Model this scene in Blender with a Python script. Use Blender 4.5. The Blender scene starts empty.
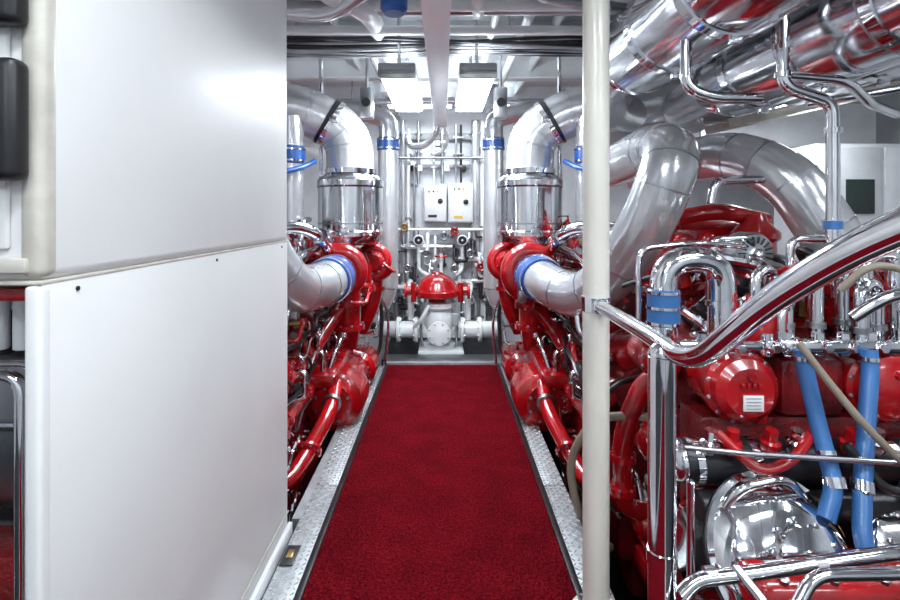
import bpy, bmesh, math, random
from mathutils import Vector, Matrix, Quaternion
random.seed(7)
scene = bpy.context.scene
V = Vector
# ------------------------------------------------------------------ materials
def mat(name, col, rough=0.4, metal=0.0, coat=0.0, noise=0.0, nscale=6.0, bump=0.0, bscale=40.0, emit=None, estr=0.0, rvar=0.0, crough=.06):
    m = bpy.data.materials.new(name); m.use_nodes = True
    nt = m.node_tree; p = nt.nodes['Principled BSDF']
    p.inputs['Base Color'].default_value = (*col, 1)
    p.inputs['Roughness'].default_value = rough
    p.inputs['Metallic'].default_value = metal
    p.inputs['Coat Weight'].default_value = coat
    p.inputs['Coat Roughness'].default_value = crough
    tc = nt.nodes.new('ShaderNodeTexCoord')
    if noise > 0:
        n = nt.nodes.new('ShaderNodeTexNoise'); n.inputs['Scale'].default_value = nscale
        n.inputs['Detail'].default_value = 6
        nt.links.new(tc.outputs['Object'], n.inputs['Vector'])
        r = nt.nodes.new('ShaderNodeValToRGB')
        r.color_ramp.elements[0].position = 0.32; r.color_ramp.elements[1].position = 0.68
        r.color_ramp.elements[0].color = (*[c*(1-noise) for c in col], 1)
        r.color_ramp.elements[1].color = (*[min(1, c*(1+noise*0.4)) for c in col], 1)
        nt.links.new(n.outputs['Fac'], r.inputs['Fac']); nt.links.new(r.outputs['Color'], p.inputs['Base Color'])
        if rvar>0:
            mr=nt.nodes.new('ShaderNodeMapRange'); mr.inputs[1].default_value=.3; mr.inputs[2].default_value=.7
            mr.inputs[3].default_value=rough+rvar; mr.inputs[4].default_value=max(.03,rough-rvar*.5)
            nt.links.new(n.outputs['Fac'],mr.inputs[0]); nt.links.new(mr.outputs[0],p.inputs['Roughness'])
    if bump > 0:
        n = nt.nodes.new('ShaderNodeTexNoise'); n.inputs['Scale'].default_value = bscale
        n.inputs['Detail'].default_value = 3
        nt.links.new(tc.outputs['Object'], n.inputs['Vector'])
        b = nt.nodes.new('ShaderNodeBump'); b.inputs['Strength'].default_value = bump
        b.inputs['Distance'].default_value = 0.01
        nt.links.new(n.outputs['Fac'], b.inputs['Height']); nt.links.new(b.outputs['Normal'], p.inputs['Normal'])
    if emit:
        p.inputs['Emission Color'].default_value = (*emit, 1); p.inputs['Emission Strength'].default_value = estr
    return m
CHROME = mat('chrome', (.80,.81,.84), .07, 1.0, bump=.04, bscale=7, noise=.12, nscale=12)
POLISH = mat('polished_stainless', (.74,.75,.78), .12, 1.0, noise=.15, nscale=5, bump=.1, bscale=6, rvar=.06)
CANM = mat('polished_canister', (.74,.75,.78), .10, 1.0, noise=.12, nscale=4, bump=.12, bscale=9)
STEEL = mat('brushed_steel', (.44,.45,.47), .30, 1.0, noise=.25)
SILVER = mat('silver_lagging', (.62,.635,.66), .20, .6, noise=.12, nscale=5, bump=.22, bscale=18)
DSTEEL = mat('dark_steel', (.05,.05,.055), .35, .8, noise=.4)
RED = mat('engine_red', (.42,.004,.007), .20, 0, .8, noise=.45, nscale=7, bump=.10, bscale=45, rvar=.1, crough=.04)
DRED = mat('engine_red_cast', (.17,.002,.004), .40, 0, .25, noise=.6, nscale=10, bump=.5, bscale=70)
WHITE = mat('white_paint', (.76,.78,.80), .33, 0, .25, noise=.08)
TRAYM = mat('tray_enamel', (.90,.91,.95), .2, .25, .4, noise=.03)
GEL = mat('white_gelcoat', (.76,.762,.762), .46, 0, .10, noise=.05, nscale=2, bump=.08, bscale=4, crough=.22)
CREAM = mat('cream_trim', (.58,.55,.49), .4, 0, .1, noise=.2, nscale=14)
POLE = mat('pole_paint', (.72,.69,.62), .35, 0, .3, noise=.06)
WALLM = mat('bulkhead_paint', (.70,.72,.75), .4, 0, .2, noise=.15, nscale=4)
CEILM = mat('ceiling_paint', (.74,.76,.78), .5, noise=.15, nscale=3)
GREYP = mat('grey_panel', (.34,.36,.38), .4, 0, .1, noise=.1)
BLACK = mat('black_rubber', (.010,.010,.012), .42)
BILGE = mat('bilge_paint', (.015,.015,.017), .5, noise=.4)
BLUE = mat('blue_silicone_hose', (.012,.08,.32), .35, 0, .3)
BLUE2 = mat('pale_blue_hose', (.035,.14,.37), .42, 0, .15, noise=.2)
BEIGE = mat('beige_hose', (.25,.21,.16), .5, noise=.25)
BRASS = mat('brass', (.45,.30,.12), .3, .9)
YELLOW = mat('yellow_tag', (.65,.42,.05), .5)
GREEN = mat('green_lamp', (.02,.35,.08), .3)
LABEL = mat('label_white', (.75,.75,.73), .5)
SCREEN = mat('dark_screen', (.02,.035,.03), .1)
TREAD = mat('aluminium_tread', (.46,.48,.50), .45, .55, noise=.2, nscale=20)
LUG = mat('tread_lug', (.82,.84,.86), .25, .7)
LAMP = mat('lamp_diffuser', (.95,.97,1), .4, emit=(.90,.96,1.0), estr=16)
def carpet_mat():
    m = bpy.data.materials.new('red_carpet_pile'); m.use_nodes = True
    nt = m.node_tree; p = nt.nodes['Principled BSDF']; p.inputs['Roughness'].default_value = 1
    p.inputs['Specular IOR Level'].default_value = .03
    tc = nt.nodes.new('ShaderNodeTexCoord')
    v = nt.nodes.new('ShaderNodeTexVoronoi'); v.inputs['Scale'].default_value = 110
    n = nt.nodes.new('ShaderNodeTexNoise'); n.inputs['Scale'].default_value = 80; n.inputs['Detail'].default_value = 8
    n.inputs['Roughness'].default_value = .9
    n2 = nt.nodes.new('ShaderNodeTexNoise'); n2.inputs['Scale'].default_value = 6; n2.inputs['Detail'].default_value = 6
    for a in (v, n, n2): nt.links.new(tc.outputs['Object'], a.inputs['Vector'])
    r = nt.nodes.new('ShaderNodeValToRGB')
    e = r.color_ramp.elements
    e[0].position = .38; e[0].color = (.035,.0008,.003,1)
    e[1].position = .65; e[1].color = (.38,.016,.028,1)
    x = e.new(.5); x.color = (.155,.003,.009,1)
    nt.links.new(n.outputs['Fac'], r.inputs['Fac'])
    mx = nt.nodes.new('ShaderNodeMix'); mx.data_type = 'RGBA'; mx.blend_type = 'MULTIPLY'
    mx.inputs[0].default_value = .7
    nt.links.new(r.outputs['Color'], mx.inputs[6])
    r2 = nt.nodes.new('ShaderNodeValToRGB'); r2.color_ramp.elements[0].position=.35; r2.color_ramp.elements[1].position=.65
    r2.color_ramp.elements[0].color=(.6,.6,.6,1)
    nt.links.new(n2.outputs['Fac'], r2.inputs['Fac']); nt.links.new(r2.outputs['Color'], mx.inputs[7])
    nt.links.new(mx.outputs[2], p.inputs['Base Color'])
    b = nt.nodes.new('ShaderNodeBump'); b.inputs['Strength'].default_value = .9; b.inputs['Distance'].default_value = .012
    nt.links.new(v.outputs['Distance'], b.inputs['Height']); nt.links.new(b.outputs['Normal'], p.inputs['Normal'])
    return m
CARPET = carpet_mat()

# ------------------------------------------------------------------ mesh builder
def frame(a):
    a = V(a).normalized()
    up = V((0,0,1)) if abs(a.z) < .9 else V((1,0,0))
    u = a.cross(up).normalized(); w = a.cross(u).normalized()
    return a, u, w
class B:
    def __init__(s, name): s.name=name; s.bm=bmesh.new(); s.mats=[]
    def mi(s, m):
        if m not in s.mats: s.mats.append(m)
        return s.mats.index(m)
    def box(s, lo, hi, m, bev=0.0, rot=None, seg=2):
        lo=V(lo); hi=V(hi); c=(lo+hi)/2; d=hi-lo
        r = bmesh.ops.create_cube(s.bm, size=1)
        vs = r['verts']
        for v in vs: v.co = V((v.co.x*abs(d.x), v.co.y*abs(d.y), v.co.z*abs(d.z)))
        fs = set(f for v in vs for f in v.link_faces)
        i = s.mi(m)
        for f in fs: f.material_index=i
        if bev>0:
            bev=min(bev, min(abs(d.x),abs(d.y),abs(d.z))*.49)
            es = list(set(e for f in fs for e in f.edges))
            g = bmesh.ops.bevel(s.bm, geom=es, offset=bev, segments=seg, affect='EDGES', profile=.5)
            vs = list(set(v for f in g['faces'] for v in f.verts) | set(v for v in vs if v.is_valid))
            for f in g['faces']: f.material_index=i
        R = rot.to_matrix() if rot is not None else Matrix.Identity(3)
        for v in vs: v.co = R@v.co + c
        return s
    def rings(s, rings, m, closed_ends=True):
        i=s.mi(m); vr=[]
        for R in rings: vr.append([s.bm.verts.new(p) for p in R])
        n=len(vr[0])
        for a,b in zip(vr,vr[1:]):
            for k in range(n):
                f=s.bm.faces.new((a[k],a[(k+1)%n],b[(k+1)%n],b[k])); f.material_index=i
        if closed_ends:
            f=s.bm.faces.new(vr[0][::-1]); f.material_index=i
            f=s.bm.faces.new(vr[-1]); f.material_index=i
    def lathe(s, o, ax, prof, m, n=28):
        a,u,w=frame(ax); o=V(o); R=[]
        for t,r in prof:
            r=max(r,.0005)
            R.append([o+a*t+(u*math.cos(2*math.pi*k/n)+w*math.sin(2*math.pi*k/n))*r for k in range(n)])
        s.rings(R,m); return s
    def cyl(s, p0, p1, r, m, n=20, r2=None):
        p0=V(p0); p1=V(p1); L=(p1-p0).length; r2=r if r2 is None else r2
        c=min(r*.12,.006,L*.3)
        return s.lathe(p0,p1-p0,[(0,r-c),(c,r),(L-c,r2),(L,r2-c)],m,n)
    def sph(s,c,r,m,ax=(0,0,1),sq=1.0,n=20):
        return s.lathe(V(c),ax,[(-math.cos(math.pi*k/10)*r*sq, math.sin(math.pi*k/10)*r) for k in range(11)],m,n)
    def torus(s,c,ax,R,r,m,n=28,k=10,a0=0,a1=2*math.pi):
        a,u,w=frame(ax); c=V(c); pts=[]
        for j in range(n+1):
            t=a0+(a1-a0)*j/n; pts.append(c+(u*math.cos(t)+w*math.sin(t))*R)
        return s.sweep(pts,r,m,k)
    def sweep(s,pts,r,m,n=14):
        pts=[V(p) for p in pts]; N=len(pts)
        rr = r if isinstance(r,(list,tuple)) else [r]*N
        T=[]
        for j in range(N):
            T.append((pts[min(j+1,N-1)]-pts[max(j-1,0)]).normalized())
        a,u,w=frame(T[0]); R=[]
        for j in range(N):
            if j>0:
                q=T[j-1].rotation_difference(T[j]); u=q@u
            w2=T[j].cross(u).normalized(); u=w2.cross(T[j]).normalized()
            R.append([pts[j]+(u*math.cos(2*math.pi*k/n)+w2*math.sin(2*math.pi*k/n))*rr[j] for k in range(n)])
        s.rings(R,m); return s
    def fillet(s,pts,bend):
        pts=[V(p) for p in pts]; out=[pts[0]]
        for j in range(1,len(pts)-1):
            p=pts[j]; a=pts[j-1]-p; b=pts[j+1]-p
            d=min(bend,a.length*.48,b.length*.48)
            A=p+a.normalized()*d; C=p+b.normalized()*d
            for k in range(9):
                t=k/8; out.append(A*(1-t)**2+p*2*t*(1-t)+C*t*t)
        out.append(pts[-1]); return out
    def tube(s,pts,r,m,bend=.08,n=14):
        return s.sweep(s.fillet(pts,bend),r,m,n)
    def ring_at(s,p,ax,r,wd,m,n=24):
        a=V(ax).normalized(); p=V(p)
        return s.lathe(p-a*wd/2,a,[(0,r*.95),(0,r),(wd,r),(wd,r*.95)],m,n)
    def band_on(s,P,k,r,wd,m,n=32):
        s.ring_at(P[k],P[min(k+1,len(P)-1)]-P[max(k-1,0)],r,wd,m,n)
    def bolts(s,c,ax,R,n,sz,m):
        a,u,w=frame(ax); c=V(c)
        for k in range(n):
            t=2*math.pi*(k+.5)/n; p=c+(u*math.cos(t)+w*math.sin(t))*R
            s.lathe(p,a,[(0,sz),(sz*.9,sz),(sz*1.1,sz*.7)],m,6)
    def flange(s,c,ax,r,th,m,nb=8,bm_=None):
        a=V(ax).normalized(); c=V(c)
        s.cyl(c,c+a*th,r,m,28); s.bolts(c+a*th,a,r*.82,nb,r*.085,bm_ or STEEL)
    def done(s, ang=35):
        bmesh.ops.recalc_face_normals(s.bm, faces=s.bm.faces[:])
        me=bpy.data.meshes.new(s.name); s.bm.to_mesh(me); s.bm.free()
        for m in s.mats: me.materials.append(m)
        for p in me.polygons: p.use_smooth=True
        me.set_sharp_from_angle(angle=math.radians(ang))
        ob=bpy.data.objects.new(s.name,me); scene.collection.objects.link(ob); return ob
def simple_box(name,lo,hi,m,bev=0):
    b=B(name); b.box(lo,hi,m,bev); return b.done()

# ------------------------------------------------------------------ room shell
simple_box('floor',(-3.3,-2.1,-.9),(4.4,6.1,-.8),BILGE)
simple_box('ceiling',(-3.3,-2.1,2.75),(4.4,6.1,2.85),CEILM)
simple_box('wall_back',(-3.3,6.0,-.8),(4.4,6.1,2.75),WALLM)
simple_box('wall_left',(-3.3,-2.0,-.8),(-3.2,6.0,2.75),WALLM)
simple_box('wall_right',(4.3,-2.0,-.8),(4.4,6.0,2.75),WALLM)
simple_box('wall_front',(-3.2,-2.1,-.8),(4.3,-2.0,2.75),WALLM)
b=B('ceiling_beams')
for y in (.6,1.6,2.55,3.5,4.4,5.3):
    b.box((-3.2,y,2.60),(4.3,y+.02,2.75),CEILM); b.box((-3.2,y-.05,2.585),(4.3,y+.07,2.60),CEILM,.003)
for x in (-1.6,-.75,.75,2.2,3.3):
    b.box((x,-2,2.66),(x+.02,6,2.75),CEILM)
b.done()

# ------------------------------------------------------------------ walkway
b=B('walkway_platform')
b.box((-.66,-1.95,-.06),(.62,4.62,-.004),DSTEEL,.004)
b.box((-.70,2.3,-.06),(-.515,3.55,-.002),TREAD)
for x0,x1 in ((-.66,-.535),(.50,.62)):
    y=-1.9
    while y<4.5:
        y1=min(y+1.12,4.6); b.box((x0,y,-.004),(x1,y1-.008,.004),TREAD,.0015); y+=1.12
b.box((-.543,-1.9,-.004),(-.515,4.6,.018),DSTEEL,.003); b.box((.482,-1.9,-.004),(.510,4.6,.018),DSTEEL,.003)
b.mi(LUG)
def lug(x,y,sgn,z):
    c,s_=math.cos(sgn*math.pi/4),math.sin(sgn*math.pi/4); i=b.mi(LUG)
    P=[(-.012,0,0),(0,-.0042,0),(.012,0,0),(0,.0042,0)]
    bot=[b.bm.verts.new((x+p[0]*c-p[1]*s_,y+p[0]*s_+p[1]*c,z)) for p in P]
    top=[b.bm.verts.new((x+(p[0]*c-p[1]*s_)*.6,y+(p[0]*s_+p[1]*c)*.6,z+.003)) for p in P]
    for k in range(4):
        b.bm.faces.new((bot[k],bot[(k+1)%4],top[(k+1)%4],top[k])).material_index=i
    b.bm.faces.new(top).material_index=i
for x0,nx in ((-.648,5),(.522,5)):
    for j in range(int(3.0/.026)):
        for i_ in range(nx): lug(x0+i_*.0225, 1.55+j*.026, 1 if (i_+j)%2 else -1, .004)
for y in (-1.5,0,1.5,3,4.4):
    for x in (-.6,.56): b.box((x-.03,y-.03,-.8),(x+.03,y+.03,-.06),DSTEEL)
b.box((-.56,4.62,-.06),(.58,4.95,.012),STEEL,.005)
b.box((-.56,4.60,-.01),(.58,4.635,.035),TREAD,.004)
b.box((-.655,1.98,.004),(-.60,2.10,.010),BLACK,.002); b.box((-.640,2.02,.010),(-.615,2.07,.013),BRASS,.001)
b.done()
simple_box('red_carpet',(-.515,-1.9,-.004),(.482,4.60,.012),CARPET,.004)
b=B('rear_deck'); b.box((-3.1,-1.95,-.06),(-.68,.98,-.004),DSTEEL); b.box((.64,-1.95,-.06),(4.2,.6,-.004),DSTEEL)
b.box((-1.9,.98,-.06),(-.68,2.22,-.004),DSTEEL)
for x,y in ((-2.9,-1.5),(-2.9,.8),(-1.8,2.1),(-.9,2.1),(-.9,-1.5),(4,-1.5),(4,.4),(.9,-1.5),(.9,.4)): b.box((x-.03,y-.03,-.8),(x+.03,y+.03,-.06),DSTEEL)
b.done()

# ------------------------------------------------------------------ left cabinet
b=B('white_storage_cabinet')
X=-.68
b.box((-1.75,.85,1.284),(X,2.18,2.58),GEL,.022,seg=4)
b.box((X-.02,.85,.0),(X-.002,2.18,1.280),GEL,.003)
b.box((-1.75,1.62,.0),(X-.02,1.64,1.27),GEL)
b.box((-1.75,.85,.0),(-1.72,2.18,1.278),GEL)
b.box((-1.75,2.16,.0),(X-.02,2.18,1.278),GEL)
b.box((-1.75,.86,.0),(X-.02,2.16,.05),CREAM)
b.box((-1.76,.845,1.279),(X-.001,2.182,1.286),CREAM,.002)
b.box((-1.75,.835,1.30),(-.70,.85,1.325),CREAM,.004)
b.box((X-.002,.95,.0),(X+.018,2.19,.055),WHITE,.006)
b.box((X-.001,1.2,.10),(X+.003,2.18,.110),CREAM,.002)
b.box((X-.040,.842,1.29),(X+.002,.885,2.58),CREAM,.016,seg=4)
b.box((X-.03,.842,.0),(X,.868,1.278),GEL,.008,seg=3)
for y,z in ((.93,1.262),(1.5,1.262),(2.1,1.262)): b.cyl((X-.004,y,z),(X+.001,y,z),.0045,BLACK,10)
b.box((-1.70,.838,1.34),(-.735,.852,2.55),GEL,.006)
for z0,z1 in ((1.455,1.655),(1.71,1.91)):
    b.box((-.80,.80,z0),(-.692,.842,z1),BLACK,.014,seg=3)
    b.box((-.775,.792,z0+.03),(-.715,.802,z1-.03),BLACK,.005)
b.done()
b=B('equipment_case')
b.box((-1.5,1.12,.72),(-.83,1.5,1.10),STEEL,.05,seg=4)
b.box((-1.5,1.10,.92),(-.83,1.12,.94),CHROME,.004)
b.box((-1.4,1.2,.05),(-1.3,1.3,.72),BLACK); b.box((-1.0,1.2,.05),(-.90,1.3,.72),GREYP); b.box((-1.4,1.4,.05),(-.90,1.5,.72),GREYP)
b.tube([(-.785,.93,.05),(-.785,.93,1.10),(-1.5,.93,1.10),(-1.5,.93,.05)],.012,CHROME,.04)
b.tube([(-.735,.90,.05),(-.735,.90,1.13),(-1.5,.90,1.13)],.006,CHROME,.03)
b.box((-1.5,.99,.055),(-.76,1.1,.72),DRED,.01)
b.tube([(-1.3,1.08,1.10),(-1.3,1.08,1.2),(-.95,1.08,1.2),(-.95,1.08,1.10)],.02,BLACK,.05)
b.done()
b=B('oil_sample_rack')
b.box((-1.6,1.58,1.12),(-.76,1.62,1.26),GREYP,.01); b.box((-.84,.88,1.245),(-.705,.93,1.27),RED,.006)
for i in range(6): b.cyl((-.84-i*.05,1.0,1.13),(-.84-i*.05,1.0,1.26),.018,WHITE)
b.done()

# ------------------------------------------------------------------ pole and handrail
b=B('support_pole')
b.cyl((.532,1.75,.004),(.532,1.75,2.75),.0455,POLE,32)
b.flange((.532,1.75,.004),(0,0,1),.085,.012,POLE,6)
b.done()
b=B('chrome_handrail')
b.ring_at((.532,1.75,1.087),(0,0,1),.050,.05,CHROME,32)
b.cyl((.532,1.705,1.087),(.532,1.68,1.087),.028,CHROME)
b.sweep(b.fillet([(.530,1.70,1.087),(.525,1.3,1.090),(.518,1.04,1.085),(.533,.80,1.272),(.552,.62,1.383),(.60,.40,1.47),(.62,.1,1.5)],.10),.0225,CHROME,24)
b.cyl((.510,1.17,.004),(.510,1.17,1.07),.031,CHROME,28)
b.sph((.510,1.17,1.07),.031,CHROME)
b.flange((.510,1.17,.004),(0,0,1),.06,.01,CHROME,4)
b.ring_at((.510,1.17,.60),(0,0,1),.034,.03,CHROME)
b.cyl((.62,.1,0),(.62,.1,1.5),.0225,CHROME)
b.done()
b=B('chrome_guard_rail')
b.tube([(.55,1.17,.505),(.60,1.19,.53),(.72,1.2,.535),(1.10,1.2,.59),(1.6,1.2,.60)],.017,CHROME,.05)
b.tube([(.55,1.17,.47),(.62,1.14,.49),(.78,1.12,.50),(.85,1.15,.57),(1.15,1.15,.575),(1.6,1.15,.58)],.014,CHROME,.04)
b.tube([(.70,1.2,.0),(.70,1.2,.50),(.66,1.22,.53)],.016,CHROME,.05)
b.tube([(.55,1.0,.42),(.68,1.05,.455),(.74,1.12,.50),(.70,1.2,.55)],.013,CHROME,.04)
b.cyl((1.6,1.175,-.8),(1.6,1.175,.60),.02,CHROME)
for x in (.64,.9,1.12): b.ring_at((x,1.2,.535+(x-.72)*.12 if x>.72 else .532),(1,0,.1),.021,.025,STEEL)
b.done()

# ------------------------------------------------------------------ engines
def scroll(b,c,ax,R,m,ang=0,out=.18):
    a,u,w=frame(ax); c=V(c); pts=[];rr=[]
    for k in range(29):
        t=ang+2*math.pi*k/28*0.97
        r=R*(.22+.20*k/28)
        pts.append(c+(u*math.cos(t)+w*math.sin(t))*(R*.72)); rr.append(r)
    t=ang+2*math.pi*.97; tg=(-u*math.sin(t)+w*math.cos(t))
    e=pts[-1]
    for j in range(1,4): pts.append(e+tg*out*j/3); rr.append(R*.42)
    b.sweep(pts,rr,m,16)
    b.lathe(c-a*R*.45,a,[(0,R*.3),(0,R*.62),(R*.5,R*.7),(R*.9,R*.55),(R*1.15,R*.42),(R*1.15,R*.32)],m)
    b.bolts(c+a*R*.55,a,R*.58,10,R*.05,STEEL)
    b.flange(e+tg*out,tg,R*.55,.02,m,6)

def clutter(b,s,u,y0,y1,z0,z1,n,ox=-.03,seed=1,sc=1.0):
    rd=random.Random(seed)
    for i in range(n):
        y=rd.uniform(y0,y1); z=rd.uniform(z0,z1); X0=s*u+ox; t=rd.random()
        if t<.25:
            b.flange((X0,y,z),(-s,0,0),rd.uniform(.025,.055)*sc,rd.uniform(.02,.05),rd.choice([RED,RED,STEEL,DRED,DSTEEL]),6)
        elif t<.58:
            h=rd.uniform(.04,.16); L=rd.uniform(.08,.35); o=rd.uniform(.04,.1)
            b.tube([(X0,y,z),(X0-s*o,y,z),(X0-s*o,y+L*.3,z+h),(X0-s*o*.8,y+L,z+h),(X0,y+L,z+h)],rd.choice([.006,.009,.013,.017]),rd.choice([CHROME,CHROME,BLACK,BLACK,RED,STEEL]),.03,10)
        elif t<.75:
            w=rd.uniform(.03,.08); xs=sorted((X0,X0-s*.06)); b.box((xs[0],y,z),(xs[1],y+w,z+w*1.2),rd.choice([RED,DRED,BLACK,STEEL]),.01)
        elif t<.9:
            L=rd.uniform(.04,.09); p=V((X0,y,z)); q=p+V((-s*L,0,rd.uniform(-.02,.05))); b.cyl(p,q,rd.uniform(.010,.025),rd.choice([CHROME,RED,STEEL,BRASS]),12)
            b.lathe(q,(q-p),[(0,.03),(.012,.03),(.016,.02)],rd.choice([CHROME,RED,STEEL]),6)
        else:
            for j in range(5): b.lathe((X0,y+j*.03,z),(-s,0,0),[(0,.009),(.012,.009),(.014,.006)],STEEL,6)
def harness(b,P,y0,y1,u,z,seed):
    rd=random.Random(seed); ph=rd.random()*6
    n=int((y1-y0)/.12)
    for r,m in ((.014,BLACK),(.009,STEEL),(.007,BLACK)):
        o=rd.uniform(-.02,.02)
        b.sweep([P(u+.012*math.sin(j*.9+ph)+o,y0+j*.12,z+.018*math.sin(j*.7+ph)+o) for j in range(n)],r,m,8)
    for j in range(1,n,3): b.ring_at(P(u,y0+j*.12,z),(0,1,0),.035,.014,STEEL,12)
def sorted_box(a,c):
    return (tuple(min(i,j) for i,j in zip(a,c)), tuple(max(i,j) for i,j in zip(a,c)))

def far_engine(s):
    ox=-.03; tu=.72 if s<0 else .66
    b=B('marine_diesel_engine')
    def P(u,y,z): return (s*u+ox,y,z)
    def bx(u0,u1,y0,y1,z0,z1,m,bev=.01,rot=None):
        xs=sorted((s*u0+ox,s*u1+ox)); b.box((xs[0],y0,z0),(xs[1],y1,z1),m,bev,rot)
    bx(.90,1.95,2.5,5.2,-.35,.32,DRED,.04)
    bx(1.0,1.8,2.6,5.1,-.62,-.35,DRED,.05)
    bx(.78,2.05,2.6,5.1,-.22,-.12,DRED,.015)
    for y in (2.9,4.0,4.9):
        bx(.80,.95,y-.1,y+.1,-.75,-.2,DRED,.01); bx(1.85,2.0,y-.1,y+.1,-.75,-.2,DRED,.01)
        bx(.74,1.0,y-.13,y+.13,-.80,-.74,DSTEEL,.005); bx(1.8,2.05,y-.13,y+.13,-.80,-.74,DSTEEL,.005)
    for i in range(6):
        y=2.75+i*.42; bx(.865,.91,y-.15,y+.15,-.06,.22,RED,.015)
        for dy in(-.12,-.04,.04,.12):
            for z in (-.03,.19): b.lathe(P(.866,y+dy,z),(-s,0,0),[(0,.011),(.01,.011),(.013,.008)],STEEL,6)
    for i in range(6):
        y=2.75+i*.42
        q=Quaternion((0,1,0),s*-.5)
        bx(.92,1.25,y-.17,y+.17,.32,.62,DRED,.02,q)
        bx(.92,1.18,y-.155,y+.155,.62,.74,RED,.04,q)
        b.lathe(P(.93,y,.80),(-s*.5,0,.87),[(0,.04),(.03,.04),(.035,.02)],CHROME,12)
        for dy in (-.12,.12):
            b.lathe(P(.89,y+dy,.72),(-s*.5,0,.87),[(0,.014),(.02,.014),(.022,.01)],STEEL,6); b.lathe(P(1.04,y+dy,.80),(-s*.5,0,.87),[(0,.014),(.02,.014),(.022,.01)],STEEL,6)
        b.tube([P(.86,y+.1,.50),P(.76,y+.1,.50),P(.76,y+.1,.36),P(.9,y+.1,.30)],.016,CHROME,.03)
        b.ring_at(P(.76,y+.1,.43),(0,0,1),.024,.025,CHROME)
        b.tube([P(.88,y-.1,.55),P(.80,y-.1,.52),P(.79,y-.06,.44)],.010,BLACK,.03)
        b.tube([P(.93,y-.05,.62),P(.83,y-.05,.60),P(.83,y-.05,.50)],.03,RED,.04); b.ring_at(P(.83,y-.05,.52),(0,0,1),.042,.02,RED)
        bx(1.5,1.85,y-.18,y+.18,.32,.72,RED,.03)
    bx(1.2,1.55,2.6,5.1,.3,.95,DRED,.05)
    b.tube([P(1.35,2.5,1.0),P(1.35,5.1,1.0)],.12,RED,.05,20)
    b.tube([P(.86,2.55,.47),P(.86,3.35,.47),P(.80,3.55,.60),P(.72,3.7,.72)],.055,RED,.1,16)
    for y in (2.65,2.95,3.25): b.ring_at(P(.86,y,.47),(0,1,0),.07,.025,RED); b.bolts(P(.86,y-.013,.47),(0,-1,0),.06,6,.006,STEEL)
    b.tube([P(.83,2.5,.28),P(.83,5.1,.28)],.038,RED,.05,14)
    for y in (2.7,3.1,3.5,4.3,4.7): b.ring_at(P(.83,y,.28),(0,1,0),.052,.03,RED); b.bolts(P(.83,y-.015,.28),(0,-1,0),.045,6,.006,STEEL)
    for k in range(4): harness(b,P,2.5,4.6,.83+.03*k,(.36,.66,.88,-.1)[k],k+3)
    scroll(b,P(tu-.01,3.56,.99),(0,-1,0),.20,RED,ang=1.2,out=.10)
    scroll(b,P(.53,4.0,1.02),(0,-1,0),.15,RED,ang=2.6,out=.04)
    b.cyl(P(.70,3.62,1.0),P(.70,4.2,1.0),.13,RED,28); b.flange(P(.70,3.86,1.0),(0,-1,0),.16,.03,RED,12)
    b.cyl(P(.53,4.02,1.02),P(.53,4.35,1.02),.10,RED,24)
    b.ring_at(P(.53,4.2,1.02),(0,1,0),.115,.03,CHROME)
    b.lathe(P(.62,3.9,.80),(0,0,1),[(0,.12),(.05,.12),(.07,.09),(.2,.09)],RED)
    b.ring_at(P(tu,3.44,.975),(0,1,0),.150,.03,CHROME,32); b.bolts(P(tu,3.424,.975),(0,-1,0),.138,14,.008,STEEL)
    b.cyl(P(tu,3.46,.975),P(tu,3.34,.97),.115,RED,28)
    b.tube([P(.68,3.72,.86),P(.68,3.74,.60),P(.72,3.82,.40)],.09,RED,.15,20)
    for z in (.74,.56): b.ring_at(P(.682,3.735,z),(0,0,1),.12,.035,RED); b.bolts(P(.682,3.735,z+.017),(0,0,1),.105,8,.009,STEEL)
    b.tube([P(.53,4.05,.95),P(.54,4.05,.70),P(.66,4.1,.45)],.07,RED,.12,18)
    b.ring_at(P(.535,4.05,.80),(0,0,1),.09,.03,RED)
    b.lathe(P(.70,3.25,.16),(0,1,0),[(0,.06),(0,.13),(.03,.15),(.05,.19),(.12,.20),(.3,.20),(.34,.16),(.6,.15),(.75,.12)],RED)
    b.bolts(P(.70,3.25,.16),(0,-1,0),.115,8,.011,STEEL); b.lathe(P(.70,3.24,.16),(0,-1,0),[(0,.06),(.02,.05),(.03,.02)],STEEL,16)
    b.lathe(P(.66,4.0,.14),(0,1,0),[(0,.05),(0,.11),(.04,.14),(.3,.14),(.35,.09)],RED)
    b.bolts(P(.66,4.0,.14),(0,-1,0),.09,8,.009,STEEL)
    b.box(*sorted_box(P(.66,3.2,.30),P(.84,3.75,.40)),RED,.03,Quaternion((1,0,0),.12))
    for i in range(4): b.lathe(P(.72,3.27+i*.15,.365+i*.018),(0,-.1,1),[(0,.013),(.012,.013),(.014,.009)],STEEL,6)
    b.tube([P(.68,3.3,.28),P(.66,3.05,.20),P(.74,2.8,.05),P(.78,2.6,.0),P(.9,2.5,.0)],.045,RED,.12,16)
    b.flange(P(.735,2.83,.07),(0,-1,-.5),.075,.025,RED,8); b.ring_at(P(.67,3.12,.22),(0,1,.3),.060,.025,STEEL)
    b.tube([P(.67,3.45,.56),P(.69,3.36,.50),P(.74,3.32,.34),P(.80,3.3,.30)],.018,CHROME,.05)
    b.ring_at(P(.67,3.44,.56),(0,.6,1),.028,.03,CHROME); b.ring_at(P(.74,3.33,.35),(0,.2,1),.028,.03,CHROME)
    b.tube([P(.62,4.3,.9),P(.50,4.35,.6),P(.52,4.3,.2),P(.66,4.2,.1)],.016,BLACK,.15)
    b.tube([P(.60,4.5,.8),P(.46,4.5,.5),P(.50,4.5,.05)],.012,CHROME,.15)
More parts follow.
